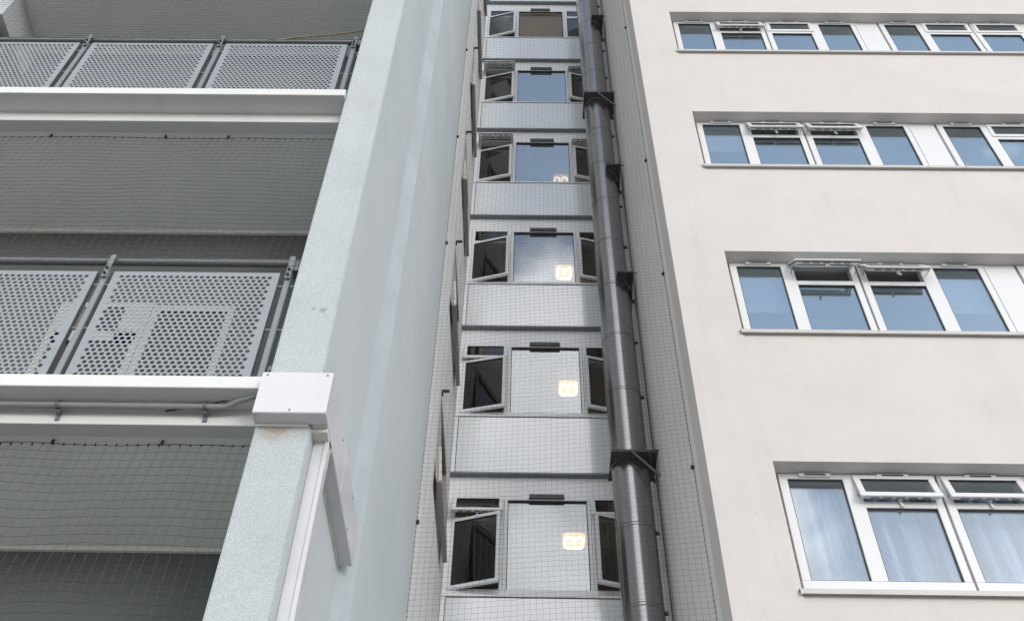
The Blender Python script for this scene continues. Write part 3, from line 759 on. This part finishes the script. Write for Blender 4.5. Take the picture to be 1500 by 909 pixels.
# ================================================================== BIRD NETS
def net(P, nu, nv, rad, jit, parent, seed, skip=None, name='netting'):
    """P(u,v) -> point; cords follow a nu x nv grid of knots"""
    rnd = random.Random(seed); s = MB(); pts = {}
    for i in range(nu + 1):
        for j in range(nv + 1):
            p = Vector(P(i, j)); e = 0 if i in (0, nu) else 1
            pts[i, j] = p + Vector((rnd.gauss(0, jit) * e, rnd.gauss(0, jit) * e, rnd.gauss(0, jit) * e))
    vs = []; fs = []
    def seg(a, b):
        d = (b - a)
        if d.length < 1e-5: return
        d.normalize(); h = Vector((0, 0, 1)) if abs(d.z) < .9 else Vector((0, 1, 0))
        u = d.cross(h).normalized(); w = d.cross(u); n = len(vs)
        for q in (a, b):
            for t in (0, 2.094, 4.189): vs.append(tuple(q + u * (rad * math.cos(t)) + w * (rad * math.sin(t))))
        for t in range(3): fs.append((n + t, n + (t + 1) % 3, n + 3 + (t + 1) % 3, n + 3 + t))
    def knot(p):
        n = len(vs); r = rad * 1.9
        for d in ((r, 0, 0), (-r, 0, 0), (0, 0, r), (0, 0, -r), (0, -r, 0)): vs.append(tuple(p + Vector(d)))
        fs.extend([(n, n + 2, n + 4), (n + 2, n + 1, n + 4), (n + 1, n + 3, n + 4), (n + 3, n, n + 4)])
    for i in range(nu + 1):
        for j in range(nv + 1):
            p = pts[i, j]
            if i < nu: 
                q = pts[i + 1, j]; m = (p + q) / 2 + Vector((0, 0, -abs(rnd.gauss(.0012, .0014)))); seg(p, m); seg(m, q)
            if j < nv: seg(p, pts[i, j + 1])
            knot(p)
    s.add(vs, fs); return s.build(name, 'net', parent)

# middle net, from hooks on the left wall to hooks on the right wall
NZ0, NZ1 = 5.2, 24.2
def lx(z): return (XL + .004, 6.97)
def rx(z): return (XC - .004, 6.70)
nu = 47; nv = int((NZ1 - NZ0) / .05)
ng = thing('bird_net', (.29, 6.85, NZ0), 'tall dark bird net stretched across the recess in front of the flue pipe', 'net', 'bird nets')
def PM(i, j):
    u = i / nu; z = NZ0 + j * (NZ1 - NZ0) / nv
    x = (XL + .004) * (1 - u) + (XC - .004) * u; y = 6.97 * (1 - u) + 6.70 * u
    sag = math.sin(math.pi * u)
    y += .05 * sag * math.sin(z * .9 + 1.0); z += .02 * sag * math.sin(z * 1.3 + u * 3) + .012 * math.sin(u * 7 + z * .6)
    x += .010 * math.sin(z * 2.1 + u * 5) * sag
    return (x, y, z)
net(PM, nu, nv, .00080, .0014, ng, 5)
s = MB(); rnd = random.Random(2)
for x, y in ((XL + .006, 6.97), (XC - .006, 6.70)):
    pts = [(x + (.004 if x < 0 else -.004) * rnd.random(), y + rnd.uniform(-.005, .005), NZ0 + .1 * q) for q in range(int((NZ1 - NZ0) / .1))]
    s.tube(pts, .0013, 4, smooth=False)
    for q in range(nv): 
        z = NZ0 + q * (NZ1 - NZ0) / nv; xx = x
        s.box(xx - .003, xx + .003, y - .004, y + .004, z - .004, z + .003)
s.build('border_rope', 'rope', ng)
for x, y, zz in ((XL, 6.97, [6.9, 10.75, 13.0, 15.4, 18.6]), (XC, 6.70, [7.3, 9.9, 12.05, 15.6, 19.0])):
    for z in zz:
        s = MB(); sg = 1 if x < 0 else -1
        s.tube([(x, y, z), (x + sg * .030, y, z)], .009, 6); s.box(x + sg * .015 - .012, x + sg * .015 + .012, y - .014, y + .014, z - .018, z + .012)
        s.build('net_hook', 'black', ng)

# balcony nets
def balc_net(zt, zb, yt, yb, x0, x1, label, seed, hooks, rows_from=None):
    t = thing('bird_net', ((x0 + x1) / 2, yt, zb), label, 'net', 'bird nets')
    nu = int((x1 - x0) / .05); nv = int(abs(zt - zb) / .05)
    def P(i, j):
        u = i / nu; v = j / nv; x = x0 + (x1 - x0) * u; z = zt + (zb - zt) * v; y = yt + (yb - yt) * v
        bag = math.sin(math.pi * min(1, v * 1.05)); 
        y -= 0.0 if v > .9 else .015 * bag * (1 + math.sin(u * 9 + v * 4)) * .5
        z += .009 * math.sin(u * 17 + v * 3) * (1 - v * .5) * math.sin(math.pi * u) + .004 * bag * math.sin(u * 31)
        x += .006 * math.sin(v * 6 + u * 11) * (1 if 0 < i < nu else 0)
        return (x, y, z)
    net(P, nu, nv, .00085, .0014, t, seed)
    s = MB(); rnd = random.Random(seed)
    top = [(x0 + (x1 - x0) * q / 60, yt, zt + .009 * math.sin(q / 60 * 17) * math.sin(math.pi * q / 60) + rnd.uniform(-.002, .002)) for q in range(61)]
    side = [(x1 + rnd.uniform(-.004, .004), yt + (yb - yt) * q / 40, zt + (zb - zt) * q / 40) for q in range(41)]
    bot = [(x0 + (x1 - x0) * q / 60, yb + rnd.uniform(-.002, .002), zb + rnd.uniform(-.003, .003)) for q in range(61)]
    for l in (top, side, bot): s.tube(l, .0018, 4, smooth=False)
    for q in range(nu):
        x = x0 + (x1 - x0) * q / nu; s.box(x - .003, x + .003, yt - .003, yt + .003, zt - .006 + rnd.uniform(-.004, .003), zt + .003)
    s.build('border_rope', 'rope', t)
    for x in hooks:
        h = MB(); h.tube([(x, yt, zt + .0), (x, yt, zt + .034)], .006, 6); h.tube([(x, yt - .008, zt - .006), (x + .004, yt - .012, zt + .012), (x, yt, zt + .02)], .005, 5)
        h.build('net_hook', 'black', t)
za = 4.957 - .090 - .030
balc_net(za, za - 1.9, 3.69, 3.53, -3.4, PX0 - .012, 'dark bird net hanging below the lower balcony slab, beside the pillar', 11, [-1.245, -1.72, -2.245, -2.9])
balc_net(za + SL, 5.945, 3.69, 3.478, -4.4, PX0 - .012, 'dark bird net hung between upper slab and lower balcony handrail', 12, [-1.245, -2.02, -2.45, -3.23])
balc_net(za + 2 * SL, 8.63, 3.69, 3.478, -4.5, PX0 - .012, 'dark bird net above the upper balcony handrail at the top left', 13, [-1.245])

# ================================================================== SKY AND SUN
SUN_EL, SUN_AZ = 14, 32        # azimuth: degrees from -y (towards the camera's back) turning to +x
sd = Vector((math.sin(R(SUN_AZ)) * math.cos(R(SUN_EL)), -math.cos(R(SUN_AZ)) * math.cos(R(SUN_EL)), math.sin(R(SUN_EL))))
wd = bpy.data.worlds.new('World'); scene.world = wd; wd.use_nodes = True
nt = wd.node_tree
for n in list(nt.nodes): nt.nodes.remove(n)
out = nt.nodes.new('ShaderNodeOutputWorld')
sky = nt.nodes.new('ShaderNodeTexSky'); sky.sky_type = 'NISHITA'; sky.sun_disc = False
sky.sun_elevation = R(SUN_EL); sky.sun_rotation = math.atan2(sd.x, sd.y)
sky.air_density = 1.0; sky.dust_density = 1.0; sky.ozone_density = 1.5
bg = nt.nodes.new('ShaderNodeBackground'); bg.inputs[1].default_value = 0.15
L(nt, sky.outputs[0], bg.inputs[0])
bc = nt.nodes.new('ShaderNodeBackground'); bc.inputs[1].default_value = 1.0
tc = nt.nodes.new('ShaderNodeTexCoord')
mp = nt.nodes.new('ShaderNodeMapping'); L(nt, tc.outputs['Generated'], mp.inputs[0]); mp.inputs['Scale'].default_value = (1, 1, 1.3)
mp.inputs['Location'].default_value = (3.1, .4, 1.7)
nz = nt.nodes.new('ShaderNodeTexNoise'); nz.inputs['Scale'].default_value = 4.2; nz.inputs['Detail'].default_value = 9; nz.inputs['Roughness'].default_value = .55
L(nt, mp.outputs[0], nz.inputs['Vector'])
sx = nt.nodes.new('ShaderNodeSeparateXYZ'); L(nt, tc.outputs['Generated'], sx.inputs[0])
# more cloud low down, behind the viewer; mostly blue higher up and to the east
el = nt.nodes.new('ShaderNodeMapRange'); L(nt, sx.outputs['Z'], el.inputs[0])
el.inputs[1].default_value = .775; el.inputs[2].default_value = .835; el.inputs[3].default_value = .12; el.inputs[4].default_value = -.28
xz = nt.nodes.new('ShaderNodeMath'); xz.operation = 'ADD'; L(nt, sx.outputs['X'], xz.inputs[0]); L(nt, sx.outputs['Z'], xz.inputs[1])
ex = nt.nodes.new('ShaderNodeMapRange'); L(nt, xz.outputs[0], ex.inputs[0])
ex.inputs[1].default_value = .83; ex.inputs[2].default_value = .905; ex.inputs[3].default_value = 0; ex.inputs[4].default_value = -.22
a1 = nt.nodes.new('ShaderNodeMath'); a1.operation = 'ADD'; L(nt, nz.outputs[0], a1.inputs[0]); L(nt, el.outputs[0], a1.inputs[1])
a2 = nt.nodes.new('ShaderNodeMath'); a2.operation = 'ADD'; L(nt, a1.outputs[0], a2.inputs[0]); L(nt, ex.outputs[0], a2.inputs[1])
cm = nt.nodes.new('ShaderNodeMapRange'); cm.interpolation_type = 'SMOOTHSTEP'; L(nt, a2.outputs[0], cm.inputs[0])
cm.inputs[1].default_value = .44; cm.inputs[2].default_value = .64; cm.inputs[3].default_value = .12; cm.inputs[4].default_value = 1
cr = nt.nodes.new('ShaderNodeMapRange'); L(nt, nz.outputs[0], cr.inputs[0])
cr.inputs[1].default_value = .3; cr.inputs[2].default_value = .7; cr.inputs[3].default_value = .72; cr.inputs[4].default_value = 1.2
cv = nt.nodes.new('ShaderNodeVectorMath'); cv.operation = 'SCALE'; cv.inputs[0].default_value = (1.35, 1.34, 1.36); L(nt, cr.outputs[0], cv.inputs['Scale'])
L(nt, cv.outputs[0], bc.inputs[0])
mx = nt.nodes.new('ShaderNodeMixShader'); L(nt, cm.outputs[0], mx.inputs[0]); L(nt, bg.outputs[0], mx.inputs[1]); L(nt, bc.outputs[0], mx.inputs[2])
L(nt, mx.outputs[0], out.inputs[0])

ld = bpy.data.lights.new('sun', 'SUN'); ld.energy = 0.55; ld.angle = R(17); ld.color = (1.0, .96, .90)
so = bpy.data.objects.new('sun', ld); COL.objects.link(so); so.rotation_euler = sd.to_track_quat('Z', 'Y').to_euler()

# ================================================================== CAMERA
f_ = 1500.0
up = Vector((30, 1306, -f_)).normalized()
X = Vector((1, -.010, (30 - 13.06) / f_)); X -= X.dot(up) * up; X.normalize()
Y = up.cross(X)
cam = bpy.data.cameras.new('camera'); cam.lens = 36.0; cam.sensor_width = 36.0; cam.clip_end = 2000; cam.clip_start = .05
co = bpy.data.objects.new('camera', cam); COL.objects.link(co)
co.matrix_world = Matrix.Translation((0, 0, 1.6)) @ Matrix((X, Y, up)).to_4x4()
scene.camera = co

scene.render.engine = 'CYCLES'
scene.view_settings.view_transform = 'Standard'; scene.view_settings.look = 'None'
scene.view_settings.gamma = 1; scene.view_settings.use_curve_mapping = False
scene.view_settings.exposure = 0.85
scene.cycles.max_bounces = 8; scene.cycles.transparent_max_bounces = 24
scene.render.resolution_x = 1024; scene.render.resolution_y = 620
